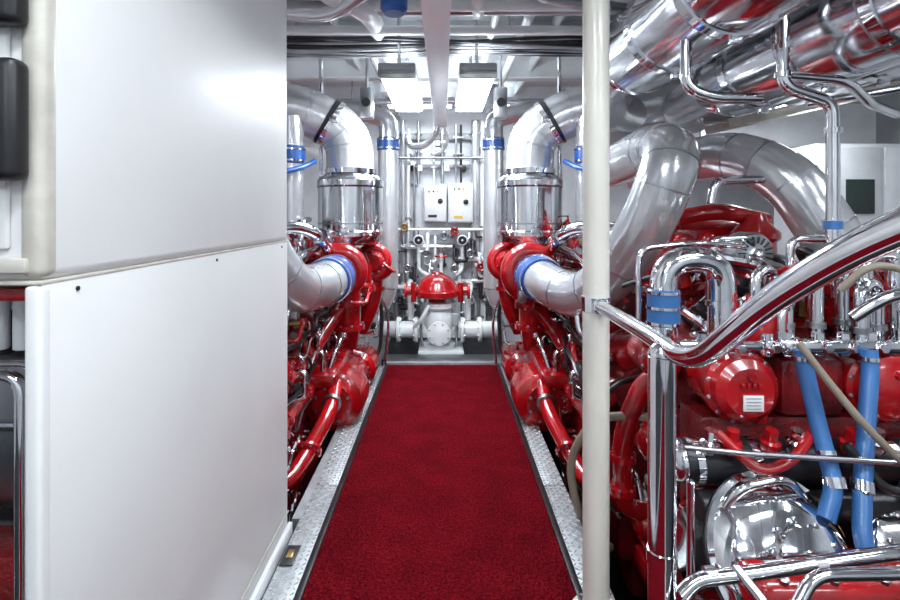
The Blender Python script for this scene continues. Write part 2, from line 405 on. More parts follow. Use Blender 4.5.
    b.tube([P(.9,2.6,.9),P(.8,2.8,.95),P(.78,3.2,.85),P(.85,3.5,.8)],.02,BLACK,.1)
    b.tube([P(.86,3.9,1.15),P(.92,3.4,1.12),P(.95,2.9,1.0),P(1.1,2.6,1.0)],.035,CHROME,.1)
    clutter(b,s,.87,2.5,5.0,.3,.85,70,seed=11+s)
    clutter(b,s,.84,2.5,5.0,-.25,.3,40,seed=21+s)
    clutter(b,s,1.0,2.5,4.6,.85,1.3,60,seed=31+s)
    clutter(b,s,.60,3.3,4.5,.2,.9,12,seed=41+s,sc=.7)
    bx(1.05,1.6,2.6,3.5,.95,1.18,RED,.05)
    bx(1.02,1.5,3.9,5.0,.95,1.25,RED,.05)
    if s>0:   # intercooler housing on top of the forward end
        b.box((1.28,2.85,1.02),(1.80,3.3,1.36),RED,.06,seg=3)
        for i in range(4):
            b.lathe((1.35+i*.14,2.84,1.24),(0,-1,0),[(0,.05),(.02,.055),(.05,.05),(.06,.03)],RED); b.bolts((1.35+i*.14,2.82,1.24),(0,-1,0),.043,6,.006,STEEL)
        b.tube([(1.32,2.8,1.38),(1.5,2.7,1.42),(1.8,2.8,1.36)],.045,RED,.1)
        b.lathe((1.68,2.7,1.10),(0,0,1),[(0,.1),(.15,.1),(.17,.12),(.2,.12),(.26,.06),(.3,.05)],RED)
    c=P(.68,3.8,0)
    b.lathe((c[0],c[1],1.17),(0,0,1),[(0,.12),(0,.20),(.02,.235),(.06,.242),(.07,.25),(.10,.25),(.11,.242),(.43,.242),(.44,.25),(.48,.25),(.50,.235),(.53,.19)],CANM,56)
    b.box((c[0]-.03,c[1]-.262,1.25),(c[0]+.03,c[1]-.24,1.30),STEEL,.005); b.ring_at((c[0],c[1],1.33),(0,0,1),.246,.012,STEEL,48); b.ring_at((c[0],c[1],1.60),(0,0,1),.246,.008,DSTEEL,48)
    ob=b.done(); return ob
far_engine(-1); far_engine(1)

def duct(s):
    ox=-.03
    def P(u,y,z): return (s*u+ox,y,z)
    b=B('silver_exhaust_duct')
    pts=b.fillet([P(.68,3.8,1.68),P(.69,3.8,2.00),P(.98,3.72,2.17),P(1.55,3.5,2.19),P(2.1,3.3,2.19)],.26)
    b.sweep(pts,.178,SILVER,36)
    b.ring_at(P(.68,3.8,1.72),(0,0,1),.192,.035,CHROME,32)
    b.band_on(pts,9,.189,.035,CHROME); b.band_on(pts,10,.184,.05,DSTEEL)
    b.band_on(pts,3,.1805,.006,STEEL); b.band_on(pts,6,.1805,.006,STEEL)
    q=pts[9]; b.box(q+V((s*-.09,-.20,-.02)),q+V((s*-.03,-.15,.02)),CHROME,.006)
    b.band_on(pts,14,.1805,.006,STEEL)
    for u in (1.25,1.7): b.ring_at(P(u,3.72-(u-1.0)*.4,2.18),(s,-.4,.02),.189,.03,CHROME,32)
    for u in (1.25,1.7): b.cyl(P(u,3.72-(u-1.0)*.4,2.35),P(u,3.72-(u-1.0)*.4,2.75),.012,STEEL)
    b.cyl(P(.50,4.75,.7),P(.50,4.75,2.02),.095,SILVER,28)
    b.cyl(P(.50,4.75,2.0),P(.50,4.75,2.12),.105,BLUE,28)
    b.ring_at(P(.50,4.75,2.02),(0,0,1),.112,.015,CHROME); b.ring_at(P(.50,4.75,2.10),(0,0,1),.112,.015,CHROME)
    b.tube([P(.50,4.75,2.1),P(.50,4.75,2.3),P(.9,4.75,2.4),P(1.4,4.75,2.4)],.09,SILVER,.2,24)
    b.tube([P(.50,4.75,.7),P(.55,4.75,.55),P(.85,4.75,.5)],.09,SILVER,.1,20)
    b.cyl(P(1.08,3.6,1.1),P(1.08,3.6,1.78),.10,SILVER,24)
    b.cyl(P(1.08,3.6,1.76),P(1.08,3.6,1.88),.11,BLUE,24)
    for z in (1.78,1.86): b.ring_at(P(1.08,3.6,z),(0,0,1),.114,.012,CHROME)
    b.cyl(P(1.08,3.6,1.88),P(1.08,3.6,2.1),.10,SILVER,24)
    b.tube([P(1.6,3.2,1.6),P(1.1,3.3,1.66),P(.95,3.45,1.72),P(.90,3.6,1.78)],.018,BLUE,.1)
    b.tube([P(.78,3.5,1.15),P(.78,3.30,1.24),P(.86,3.15,1.32),P(1.25,2.9,1.30)],.042,CHROME,.09,18)
    b.ring_at(P(.785,3.28,1.25),(0,-1,.5),.052,.03,CHROME)
    b.cyl(P(.93,3.9,1.0),P(.93,3.9,2.75),.018,CHROME); b.cyl(P(1.0,3.1,1.2),P(1.0,3.1,2.75),.016,STEEL)
    return b.done()
duct(-1); duct(1)

b=B('silver_charge_air_pipe')
pts=[(-.75,3.36,.97),(-.775,3.15,.95),(-.86,2.85,.96),(-.98,2.65,1.22),(-1.05,2.6,1.6),(-1.3,2.8,1.85)]
P2=b.fillet(pts,.2); b.sweep(P2,.140,SILVER,28)
for k in (5,12,18): b.band_on(P2,k,.143,.006,STEEL)
b.cyl((-.748,3.40,.97),(-.762,3.26,.96),.152,BLUE,28); b.ring_at((-.76,3.28,.962),(0,1,0),.157,.018,CHROME); b.ring_at((-.75,3.37,.97),(0,1,0),.157,.018,CHROME)
b.done()
b=B('silver_charge_air_pipe')
pts=[(.63,3.36,.98),(.66,3.15,.95),(.78,2.92,.91),(.91,2.7,1.05),(1.00,2.42,1.38),(1.09,2.35,1.70),(1.14,2.75,1.76),(1.10,3.4,1.70),(1.2,3.9,1.8)]
P2=b.fillet(pts,.2); b.sweep(P2,.130,SILVER,32)
b.cyl((.63,3.40,.98),(.645,3.26,.965),.146,BLUE,28); b.ring_at((.644,3.28,.965),(0,1,0),.151,.018,CHROME); b.ring_at((.632,3.37,.98),(0,1,0),.151,.018,CHROME)
for k in (10,18,27,36,40,45,49,57):
    if k<len(P2)-1: b.band_on(P2,k,.133,.006,STEEL,28)
b.done()
b=B('silver_charge_air_pipe')
pts=[(1.42,3.6,1.67),(1.44,3.0,1.72),(1.52,2.6,1.71),(1.66,2.4,1.58),(1.80,2.3,1.27),(1.95,2.3,1.0)]
P2=b.fillet(pts,.2); b.sweep(P2,.125,SILVER,28)
for k in (9,14,18,24,30,34): b.band_on(P2,k,.128,.006,STEEL,28)
b.done()

def silencer(x,z,r,y0,y1,bands):
    b=B('chrome_exhaust_silencer')
    prof=[(-.12,r*.55),(0,r*.6)]
    for i in range(4): prof+= [(.03+i*.03,r*(.86+i*.045)),(.045+i*.03,r*(.83+i*.045))]
    prof+=[(.18,r),(y1-y0-.12,r),(y1-y0-.1,r*.98),(y1-y0,r*.6)]
    b.lathe((x,y1,z),(0,-1,0),prof,POLISH,56)
    for y in bands:
        b.ring_at((x,y,z),(0,1,0),r*1.04,.045,CHROME,56); b.ring_at((x,y+.034,z),(0,1,0),r*1.015,.008,STEEL,56)
        b.box((x-.02,y-.015,z-r*1.14),(x+.02,y+.015,z-r*1.0),CHROME,.004)
        b.cyl((x,y,z+r),(x,y,2.75),.012,STEEL)
    return b
b=silencer(1.02,2.24,.215,1.2,2.75,(1.75,2.2))
b.tube([(1.02,2.8,2.24),(1.0,3.05,2.2),(1.08,3.3,2.1),(1.3,3.5,2.1)],.13,SILVER,.12,28)
b.done()
b=silencer(1.50,2.10,.20,1.2,2.7,(1.55,1.95,2.35))
b.tube([(1.50,2.8,2.10),(1.50,3.2,2.08),(1.8,3.6,2.1)],.12,SILVER,.12,24); b.done()
b=silencer(2.02,2.22,.20,1.3,3.0,(1.75,2.3)); b.done()

b=B('chrome_coolant_piping')
b.tube([(1.22,1.8,2.75),(1.22,1.8,1.86),(1.40,1.8,1.80),(1.40,1.8,1.30),(1.42,1.8,1.1)],.022,CHROME,.05,16)
for z in (2.0,1.9): b.ring_at((1.22,1.8,z),(0,0,1),.030,.02,CHROME)
b.ring_at((1.40,1.8,1.36),(0,0,1),.030,.03,BLUE2); b.ring_at((1.40,1.8,1.70),(0,0,1),.030,.02,CHROME)
b.tube([(.92,1.9,2.06),(.92,1.9,1.88),(1.02,1.9,1.84),(1.20,1.9,1.84)],.022,CHROME,.05,16)
b.tube([(1.22,1.8,1.90),(1.45,1.8,1.88),(1.62,1.9,1.82),(1.9,2.1,1.82)],.018,CHROME,.06,16)
b.tube([(1.45,2.0,1.84),(1.75,1.9,1.88),(2.2,1.8,2.0)],.014,CHROME,.06,14)
b.tube([(1.28,2.4,1.45),(1.30,2.4,1.56),(1.58,2.4,1.57),(1.76,2.35,1.31),(1.78,2.3,1.1)],.022,CHROME,.07,16)
b.done()

# ------------------------------------------------------------------ near starboard engine
b=B('marine_generator_engine')
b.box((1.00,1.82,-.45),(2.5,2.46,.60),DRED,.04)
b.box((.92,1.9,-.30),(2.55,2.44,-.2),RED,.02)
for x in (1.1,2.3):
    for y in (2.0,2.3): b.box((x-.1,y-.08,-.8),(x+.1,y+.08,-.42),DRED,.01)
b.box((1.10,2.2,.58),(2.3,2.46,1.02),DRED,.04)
for i in range(5):
    x=1.15+i*.24
    b.box((x,2.08,.60),(x+.18,2.44,.93),RED,.035,seg=3); b.box((x+.02,2.06,.88),(x+.16,2.42,.97),RED,.03)
    for dx in (.03,.15): b.lathe((x+dx,2.10,.96),(0,0,1),[(0,.013),(.02,.013),(.022,.009)],STEEL,6)
for y,z,r in ((2.05,.10,.11),(2.33,-.05,.11),(2.15,-.32,.10),(2.3,.35,.12),(1.98,.40,.09)):
    b.flange((1.00,y,z),(-1,0,0),r,.05,RED,8); b.lathe((.95,y,z),(-1,0,0),[(0,r*.6),(.04,r*.5),(.06,r*.25)],RED)
b.tube([(.95,2.35,.0),(.83,2.3,.05),(.80,2.25,.4),(.88,2.2,.66),(.98,2.15,.72)],.045,RED,.12,16)
for z in (.15,.3): b.ring_at((.81,2.27,z),(0,0,1),.06,.03,RED); b.bolts((.81,2.27,z+.015),(0,0,1),.053,6,.006,STEEL)
b.torus((.82,2.05,-.33),(-.5,-1,.1),.085,.013,RED)
for k in range(3):
    t=k*math.pi/3; b.cyl((.82-.08*math.cos(t),2.05+.02*math.cos(t),-.33-.08*math.sin(t)),(.82+.08*math.cos(t),2.05-.02*math.cos(t),-.33+.08*math.sin(t)),.009,RED,8)
b.cyl((1.0,2.1,-.33),(.82,2.04,-.33),.03,RED)
def housing(x,z,r,lab=False,y=1.60):
    b.lathe((x,y+.24,z),(0,-1,0),[(0,r*.9),(.05,r),(.14,r),(.15,r*1.08),(.18,r*1.08),(.19,r*.97),(.215,r*.92),(.235,r*.7),(.24,.0)],RED,40)
    b.bolts((x,y+.06,z),(0,-1,0),r*1.0,12,.008,STEEL)
    b.lathe((x,y+.005,z+r*.45),(0,-1,0),[(0,.016),(.012,.014)],RED,6)
    for t in (2.2,5.3): b.box((x+math.cos(t)*r*1.1-.018,y+.05,z+math.sin(t)*r*1.1-.018),(x+math.cos(t)*r*1.1+.018,y+.11,z+math.sin(t)*r*1.1+.018),RED,.006)
    if lab:
        b.box((x-.03,y-.007,z-.055),(x+.035,y-.002,z-.005),LABEL,.001)
        for i in range(4): b.box((x-.022,y-.0085,z-.048+i*.011),(x+.025,y-.007,z-.045+i*.011),GREYP)
        for i in range(4): b.box((x-.035+i*.018,y-.008,z+.018),(x-.024+i*.018,y-.002,z+.034),RED,.001)
housing(.985,.825,.112,True); housing(1.46,.83,.115); housing(.83,.84,.072,y=1.85); housing(1.75,.80,.115); housing(1.22,.80,.075,y=1.72)
b.box((.90,1.84,.66),(1.9,2.2,.93),DRED,.03)
b.box((1.12,1.66,.72),(1.34,1.85,.92),DRED,.03)
b.lathe((1.13,1.75,.93),(0,0,1),[(0,.06),(.02,.07),(.16,.07),(.18,.06),(.2,.03)],RED)
b.lathe((1.55,1.9,.98),(0,0,1),[(0,.09),(.1,.09),(.12,.11),(.15,.11),(.2,.07),(.3,.05)],RED)
b.lathe((1.85,1.9,.98),(0,0,1),[(0,.09),(.2,.09),(.24,.06)],RED)
b.tube([(.78,1.66,.965),(1.75,1.66,.955)],.018,CHROME,.05,14)
for x in (.86,.96,1.07,1.14,1.24,1.33,1.42,1.52,1.62):
    b.lathe((x,1.66,.93),(0,0,1),[(0,.018),(.015,.026),(.04,.026),(.045,.02),(.075,.02)],CHROME,6 if random.random()<.5 else 16)
    b.lathe((x,1.64,.965),(0,-1,0),[(0,.016),(.02,.02),(.035,.014)],CHROME,6)
b.box((1.10,1.62,.945),(1.60,1.70,.985),CHROME,.01)
b.tube([(.79,1.8,.60),(.79,1.8,1.235),(1.0,1.8,1.235),(1.0,1.8,.85)],.048,CHROME,.10,24)
b.cyl((.79,1.8,1.00),(.79,1.8,1.13),.056,BLUE2,24)
for z in (1.01,1.065,1.12): b.ring_at((.79,1.8,z),(0,0,1),.060,.010,CHROME)
for z in (.93,1.08): b.ring_at((1.0,1.8,z),(0,0,1),.056,.02,CHROME)
b.tube([(.74,1.9,.95),(.74,1.9,1.27),(.95,1.9,1.29),(1.2,2.0,1.27)],.011,CHROME,.06)
c=V((1.26,2.02,1.24))
b.lathe(c+V((0,.12,0)),(0,-1,0),[(0,.07),(.02,.085),(.1,.085),(.115,.075),(.12,.0)],STEEL,32)
for k in range(18):
    t=2*math.pi*k/18; q=Quaternion((0,1,0),-t)
    p=c+V((math.cos(t)*.055,-.001,math.sin(t)*.055)); b.box(p-V((.014,.004,.003)),p+V((.014,.004,.003)),BLACK,0,q)
b.lathe(c,(0,-1,0),[(0,.025),(.02,.025),(.03,.015)],CHROME,6)
b.tube([(1.26,2.1,1.18),(1.26,2.2,1.0)],.06,RED)
rd=random.Random(5)
for (x,w,zb,zt,y,r) in ((1.09,.10,.95,1.20,1.75,.018),(1.17,.12,.97,1.14,1.70,.015),(1.28,.13,.97,1.22,1.72,.022),
        (1.40,.10,.96,1.16,1.68,.02),(1.46,.16,.95,1.26,1.74,.026),(1.52,.09,.96,1.12,1.66,.016),(1.60,.15,.96,1.30,1.78,.024),
        (1.35,.2,1.0,1.30,1.95,.015),(1.08,.2,1.05,1.30,2.0,.012),(1.70,.12,.96,1.22,1.72,.02),(1.12,.06,.95,1.08,1.66,.012)):
    b.tube([(x,y,zb),(x,y,zt),(x+w,y+.05,zt),(x+w,y+.05,zb)],r,CHROME,r*3,16)
    for xx in (x,x+w): b.ring_at((xx,y+(0 if xx==x else .05),zb+.05),(0,0,1),r*1.35,.02,rd.choice([CHROME,CHROME,STEEL]))
b.tube([(1.34,1.64,1.06),(1.42,1.60,1.14),(1.56,1.62,1.15),(1.66,1.7,1.05)],.02,CHROME,.06)
for k in range(70):
    x=rd.uniform(.95,2.1); y=rd.uniform(1.9,2.2); z=rd.uniform(.9,1.22)
    b.tube([(x,y,z-.15),(x,y,z),(x+rd.uniform(-.2,.2),y+rd.uniform(-.1,.25),z+rd.uniform(0,.1)),(x+rd.uniform(-.2,.2),y+.25,z-.1)],rd.choice([.008,.012,.018,.026]),rd.choice([CHROME,CHROME,BLACK,BLACK,RED,STEEL,BRASS]),.06,10)
for k in range(40):
    x=rd.uniform(1.0,2.0); y=rd.uniform(1.9,2.35); z=rd.uniform(.9,1.1); r=rd.uniform(.02,.05)
    b.lathe((x,y,z),(rd.uniform(-.3,.3),rd.uniform(-.5,0),1),[(0,r),(r,r),(r*1.1,r*1.3),(r*1.6,r*1.3),(r*1.7,r*.8),(r*2.4,r*.7)],rd.choice([RED,RED,CHROME,DSTEEL]),16)
for k in range(70):
    x=rd.uniform(.98,1.9); z=rd.uniform(.55,1.0); y=1.83
    b.flange((x,y,z),(0,-1,0),rd.uniform(.015,.035),rd.uniform(.02,.10),rd.choice([RED,CHROME,STEEL,DRED,BLACK]),6)
b.cyl((.76,1.62,.60),(1.85,1.62,.60),.070,DSTEEL,32); b.cyl((.78,1.54,.50),(1.85,1.54,.50),.045,DSTEEL,24)
for x in (.80,.98,1.20,1.42,1.64): b.ring_at((x,1.62,.60),(1,0,0),.080,.022,CHROME,32)
b.sph((.76,1.62,.60),.069,POLISH,(1,0,0),.5)
for x in (.83,.90,1.02,1.10,1.27,1.35,1.5): b.lathe((x,1.57,.65),(0,-.2,1),[(0,.02),(.02,.03),(.04,.03),(.045,.018),(.08,.018)],rd.choice([CHROME,RED,RED,STEEL]),8)
b.tube([(.72,1.5,.70),(.9,1.48,.69),(1.2,1.46,.68),(1.6,1.45,.66)],.008,STEEL,.05)
b.tube([(.85,1.56,.72),(.95,1.50,.62),(1.05,1.50,.66),(1.15,1.56,.72)],.016,RED,.05); b.tube([(.80,1.50,.45),(.86,1.46,.60),(1.0,1.46,.63),(1.08,1.5,.55)],.012,CHROME,.05)
b.tube([(1.22,1.52,.70),(1.30,1.46,.58),(1.45,1.46,.62),(1.5,1.55,.70)],.014,BLACK,.05)
b.box((.86,1.68,.25),(1.75,1.84,.72),DRED,.02)
dd=V((.15,-1,.55)).normalized(); dc=V((.975,1.48,.385))
b.lathe(dc,dd,[(-.2,.20),(0,.215),(.02,.228),(.04,.228),(.045,.212),(.07,.20),(.10,.165),(.125,.12),(.13,.088),(.15,.083),(.16,.05),(.165,.0)],CHROME,56)
b.bolts(dc+dd*.135,dd,.1,10,.008,STEEL); b.ring_at(dc+dd*.03,dd,.231,.008,DSTEEL,56)
dc=V((1.40,1.50,.38))
b.lathe(dc,dd,[(-.2,.14),(0,.15),(.02,.16),(.05,.14),(.08,.08),(.1,.03)],CHROME,40); b.bolts(dc+dd*.06,dd,.12,8,.008,STEEL)
b.cyl((.74,1.5,.30),(.74,1.5,.60),.012,CHROME); b.cyl((1.22,1.45,.38),(1.22,1.45,.60),.014,CHROME); b.cyl((1.26,1.5,.3),(1.26,1.5,.60),.014,BRASS)
b.box((.80,1.27,.08),(1.7,1.45,.455),RED,.05,seg=4)
b.box((.85,1.5,-.4),(1.7,1.84,.3),DRED,.02)
b.box((.85,1.3,-.8),(1.6,1.7,-.4),DSTEEL,.02)
for i in range(6): b.lathe((.88+i*.13,1.30,.44),(0,-.4,1),[(0,.014),(.02,.014),(.022,.01)],STEEL,6)
b.box((.85,1.3,-.5),(1.6,1.45,.12),DRED,.02)
clutter(b,1,1.0,1.85,2.35,-.35,.65,50,ox=0,seed=77)
clutter(b,1,.85,1.3,1.8,-.3,.3,16,ox=0,seed=78)
b.done()

b=B('blue_coolant_hose')
b.tube([(1.145,1.6,.965),(1.15,1.59,.90),(1.155,1.54,.74),(1.15,1.47,.60),(1.10,1.44,.52)],.024,BLUE2,.12,18)
b.ring_at((1.148,1.595,.94),(0,0,1),.028,.012,CHROME); b.ring_at((1.154,1.51,.68),(0,.4,1),.028,.012,CHROME); b.ring_at((1.15,1.475,.61),(0,.4,1),.030,.03,CHROME)
b.done()
b=B('blue_coolant_hose')
b.tube([(1.36,1.6,.965),(1.355,1.59,.90),(1.30,1.54,.74),(1.23,1.47,.60),(1.17,1.40,.48),(1.19,1.36,.40)],.024,BLUE2,.12,18)
b.ring_at((1.357,1.595,.94),(0,0,1),.028,.012,CHROME); b.ring_at((1.26,1.50,.66),(.3,.4,1),.028,.012,CHROME); b.ring_at((1.23,1.47,.60),(.3,.4,1),.030,.03,CHROME)
b.done()
b=B('beige_fuel_hose')
b.tube([(1.10,1.55,1.00),(1.15,1.5,.90),(1.22,1.44,.78),(1.34,1.42,.66),(1.50,1.44,.60)],.011,BEIGE,.15,14)
b.tube([(1.30,1.64,1.15),(1.36,1.6,1.24),(1.50,1.6,1.22),(1.56,1.62,1.05)],.012,BEIGE,.08,14)
b.done()
b=B('beige_bilge_hose')
b.tube([(.98,2.2,.50),(.88,2.2,.51),(.68,2.25,.49),(.57,2.3,.27),(.61,2.3,.05),(.68,2.35,-.1),(.8,2.4,-.2)],.019,BEIGE,.2,14)
b.tube([(.95,2.4,.62),(.80,2.35,.60),(.68,2.4,.40),(.70,2.4,.1)],.012,BLACK,.15,12)
b.done()

# ------------------------------------------------------------------ back bulkhead equipment
b=B('motor_starter_box')
for x0,x1,z0,z1 in ((-.235,.030,1.31,1.73),(.048,.34,1.30,1.76)):
    b.box((x0,5.80,z0),(x1,5.99,z1),WHITE,.01); b.box((x0+.012,5.785,z0+.012),(x1-.012,5.802,z1-.012),WHITE,.006)
    cx=(x0+x1)/2
    b.lathe((cx+.06,5.786,z0+.24),(0,-1,0),[(0,.03),(.012,.03),(.015,.02)],BLACK); b.box((cx+.045,5.76,z0+.235),(cx+.075,5.775,z0+.245),BLACK)
    for i,m in enumerate((GREEN,RED,YELLOW)): b.lathe((cx-.07+i*.05,5.786,z1-.07),(0,-1,0),[(0,.013),(.012,.012)],m,12)
    b.box((cx-.08,5.78,z0+.30),(cx+.0,5.787,z0+.33),LABEL); b.box((cx-.08,5.78,z0+.05),(cx+.02,5.787,z0+.08),YELLOW if x0>0 else BLACK)
b.done()
b=B('bulkhead_piping')
for x,z0,z1,r,m in ((-.48,.1,2.5,.022,SILVER),(-.42,.3,2.4,.018,WHITE),(-.35,.2,1.9,.014,STEEL),(-.30,1.75,2.5,.02,STEEL),(-.12,1.74,2.5,.014,WHITE),(-.02,1.76,2.5,.02,STEEL),(.14,1.76,2.45,.014,STEEL),(.20,1.76,2.45,.014,BLACK),(.37,.2,2.5,.05,SILVER),(.46,.0,2.5,.035,WHITE),(.54,.2,2.5,.02,STEEL),(-.56,0,2.5,.04,SILVER),(.62,0,2.5,.03,WHITE),(-.66,0,2.5,.02,STEEL)):
    b.cyl((x,5.88,z0),(x,5.88,z1),r,m,14)
    for z in (z0+.2,(z0+z1)/2,z1-.15): b.box((x-r-.02,5.88,z-.012),(x+r+.02,5.995,z+.012),STEEL,.003); b.ring_at((x,5.88,z),(0,0,1),r*1.12,.02,STEEL)
for z,x0,x1,r,m in ((1.22,-.6,.6,.018,WHITE),(1.02,-.5,.1,.03,SILVER),(.88,.1,.6,.025,WHITE),(2.05,-.7,.7,.015,STEEL),(.55,-.6,-.2,.03,WHITE),(.62,.15,.6,.035,SILVER)):
    b.cyl((x0,5.80,z),(x1,5.80,z),r,m,14)
    for x in (x0+.05,x1-.05): b.cyl((x,5.80,z),(x,5.995,z),r*.9,m,12)
for x,z in ((-.29,1.10),(.21,1.10)):
    b.lathe((x,5.75,z),(0,-1,0),[(-.05,.05),(0,.062),(.03,.062),(.035,.05)],WHITE,24); b.lathe((x,5.714,z),(0,-1,0),[(0,.048),(.003,.048)],BLACK,24); b.lathe((x,5.71,z),(0,-1,0),[(0,.012),(.006,.01)],LABEL,12)
    b.tube([(x,5.78,z),(x,5.78,z-.35),(x*.6,5.7,z-.4)],.022,WHITE,.06)
for x,z,m in ((-.45,1.25,BRASS),(-.2,.95,STEEL),(.3,.95,STEEL),(.42,.80,RED),(-.42,.78,STEEL),(.12,.78,STEEL),(.3,.42,WHITE),(-.35,.42,WHITE),(-.5,.42,BLACK),(.5,.5,BRASS),(0,1.15,STEEL),(.12,1.2,RED)):
    b.lathe((x,5.72,z-.05),(0,0,1),[(0,.03),(.02,.045),(.03,.03),(.07,.03),(.08,.045),(.1,.03)],m,16); b.torus((x,5.68,z),(0,-1,0),.04,.007,m,16,8); b.cyl((x,5.80,z),(x,5.67,z),.01,STEEL,8)
rd=random.Random(3)
for k in range(60):
    x=rd.uniform(-.62,.6); z=rd.uniform(.3,1.25); h=rd.uniform(.06,.3)
    b.tube([(x,5.95,z),(x,5.80,z),(x,5.77,z-h),(x+rd.uniform(-.15,.15),5.77,z-h),(x+.02,5.95,z-h)],rd.choice([.008,.012,.018,.024]),rd.choice([WHITE,STEEL,STEEL,SILVER,BLACK,DSTEEL]),.04,10)
for k in range(14):
    x=rd.uniform(-.6,.6); z=rd.choice([.7,.8,1.3,1.9,2.1,2.2]); w=rd.uniform(.03,.07)
    b.box((x,5.86,z),(x+w,5.995,z+w*1.3),rd.choice([GREYP,WHITE,BLACK,STEEL]),.008)
b.box((-.40,5.90,1.95),(.30,5.99,2.02),WHITE,.005)
b.box((-.52,5.92,2.28),(.50,5.99,2.36),GREYP,.005)
b.done()
b=B('bulkhead_pump')
b.box((-.26,5.0,-.045),(.20,5.45,.02),WHITE,.01)
b.lathe((-.05,5.2,.02),(0,0,1),[(0,.17),(.05,.17),(.06,.12),(.14,.14),(.26,.17),(.34,.16),(.40,.13),(.42,.17),(.47,.17)],WHITE,28)
b.bolts((-.05,5.2,.485),(0,0,1),.15,8,.012,STEEL)
b.lathe((-.05,5.05,.20),(0,-1,0),[(0,.10),(.03,.12),(.05,.12),(.06,.08),(.08,.04)],WHITE,24); b.bolts((-.05,5.0,.20),(0,-1,0),.10,8,.01,STEEL)
for s in (-1,1):
    b.cyl((-.05+s*.1,5.2,.20),(-.05+s*.62,5.2,.20),.085,WHITE,24)
    b.flange((-.05+s*.22,5.2,.20),(s,0,0),.13,.035,WHITE,8); b.flange((-.05+s*.44,5.2,.20),(-s,0,0),.13,.035,WHITE,8)
    b.tube([(-.05+s*.3,5.3,.28),(-.05+s*.3,5.3,.5),(-.05+s*.34,5.5,.6),(-.05+s*.34,5.85,.62)],.035,WHITE,.08)
    b.tube([(-.05+s*.17,5.1,.05),(-.05+s*.19,5.05,.3),(-.05+s*.13,5.1,.48)],.012,STEEL,.08)
b.tube([(-.3,5.1,.25),(-.22,5.0,.35),(-.15,5.02,.48)],.02,WHITE,.06); b.box((.08,5.0,.28),(.15,5.06,.40),GREYP,.008)
b.done()
b=B('bulkhead_pump_motor')
b.lathe((-.07,5.2,.49),(0,0,1),[(0,.09),(.03,.09),(.05,.2),(.07,.235),(.12,.235),(.14,.21),(.2,.19),(.26,.13),(.29,.06),(.31,.05)],RED,36)
b.bolts((-.07,5.2,.62),(0,0,1),.215,10,.014,RED)
for s in (-1,1):
    b.cyl((-.07,5.2,.60),(-.07+s*.33,5.2,.60),.05,RED,20); b.flange((-.07+s*.31,5.2,.60),(s,0,0),.085,.03,RED,6)
    b.cyl((-.07+s*.24,5.12,.50),(-.07+s*.24,5.12,.70),.03,RED,14)
b.cyl((-.03,5.2,.79),(-.03,5.2,1.02),.018,WHITE,12); b.torus((-.03,5.2,.96),(0,0,1),.06,.01,RED,20,8); b.box((-.09,5.19,.955),(.03,5.21,.965),RED)
b.lathe((-.03,5.2,1.0),(0,0,1),[(0,.03),(.05,.03),(.06,.015)],STEEL,12)
b.done()
b=B('engine_room_deck_plate'); b.box((-.62,4.96,-.10),(.62,5.98,-.045),DSTEEL)
for x in (-.5,.5): b.box((x-.03,5.4,-.8),(x+.03,5.5,-.1),DSTEEL)
b.done()

# ------------------------------------------------------------------ overhead services
b=B('overhead_cable_tray')
b.box((-.085,.6,2.19),(.022,4.55,2.20),TRAYM,.002)
b.box((-.088,.6,2.19),(-.082,4.55,2.235),TRAYM,.001); b.box((.019,.6,2.19),(.025,4.55,2.235),TRAYM,.001)
for y in (1.0,2.0,3.0,4.0):
    b.cyl((-.08,y,2.22),(-.08,y,2.75),.006,STEEL,8); b.cyl((.018,y,2.22),(.018,y,2.75),.006,STEEL,8)
for i,m in enumerate((BLACK,GREYP,WHITE,BLACK)): b.cyl((-.06+i*.02,.7,2.21),(-.06+i*.02,4.5,2.21),.009,m,8)
b.tube([(-.03,4.5,2.21),(-.05,4.7,2.18),(-.18,4.8,2.05),(-.32,4.85,2.05),(-.38,5.2,2.2),(-.38,5.8,2.3)],.03,SILVER,.12)
b.tube([(0,4.5,2.21),(.04,4.7,2.1),(.0,4.9,2.02),(-.1,5.2,2.02),(-.12,5.8,2.1)],.014,WHITE,.1)
b.done()
b=B('overhead_piping')
for y,z,r,m in ((2.55,2.47,.035,WHITE),(2.72,2.50,.02,STEEL),(3.05,2.52,.028,WHITE),(2.25,2.52,.025,STEEL),(4.9,2.5,.03,SILVER)):
    b.cyl((-3.1,y,z),(4.2,y,z),r,m,16)
    for x in (-2,-.9,.4,1.9,3.0): b.cyl((x,y,z),(x,y,2.75),.007,STEEL,8)
for i in range(13):
    yy=3.20+.022*i; zz=2.51+.016*math.sin(i*2.1)
    b.sweep([(-3.1+j*.3,yy+.012*math.sin(j*1.3+i),zz+.014*math.sin(j*.9+i*2)) for j in range(25)],.011,random.choice([BLACK,GREYP,BLACK,DSTEEL,STEEL]),8)
b.tube([(-.62,2.0,2.70),(-.60,2.3,2.45),(-.40,2.5,2.42),(-.42,3.0,2.55),(-.42,4.2,2.65)],.055,WHITE,.12,18)
b.tube([(-1.0,2.4,2.40),(-.55,2.45,2.38),(-.3,2.3,2.5),(-.3,2.2,2.7)],.05,SILVER,.12,18)
b.tube([(.30,2.6,2.7),(.30,2.7,2.54),(.30,5.6,2.54)],.022,WHITE,.1)
b.tube([(.12,2.1,2.7),(.14,2.3,2.50),(.18,2.6,2.46),(.20,3.0,2.60)],.035,WHITE,.1,18)
b.tube([(.40,2.3,2.7),(.40,2.4,2.46),(.75,2.5,2.44),(1.2,2.6,2.44)],.03,STEEL,.1)
b.tube([(-.52,3.4,2.55),(-.52,5.9,2.55)],.03,SILVER,.1)
b.tube([(.52,3.0,2.6),(.52,5.9,2.6)],.03,WHITE,.1)
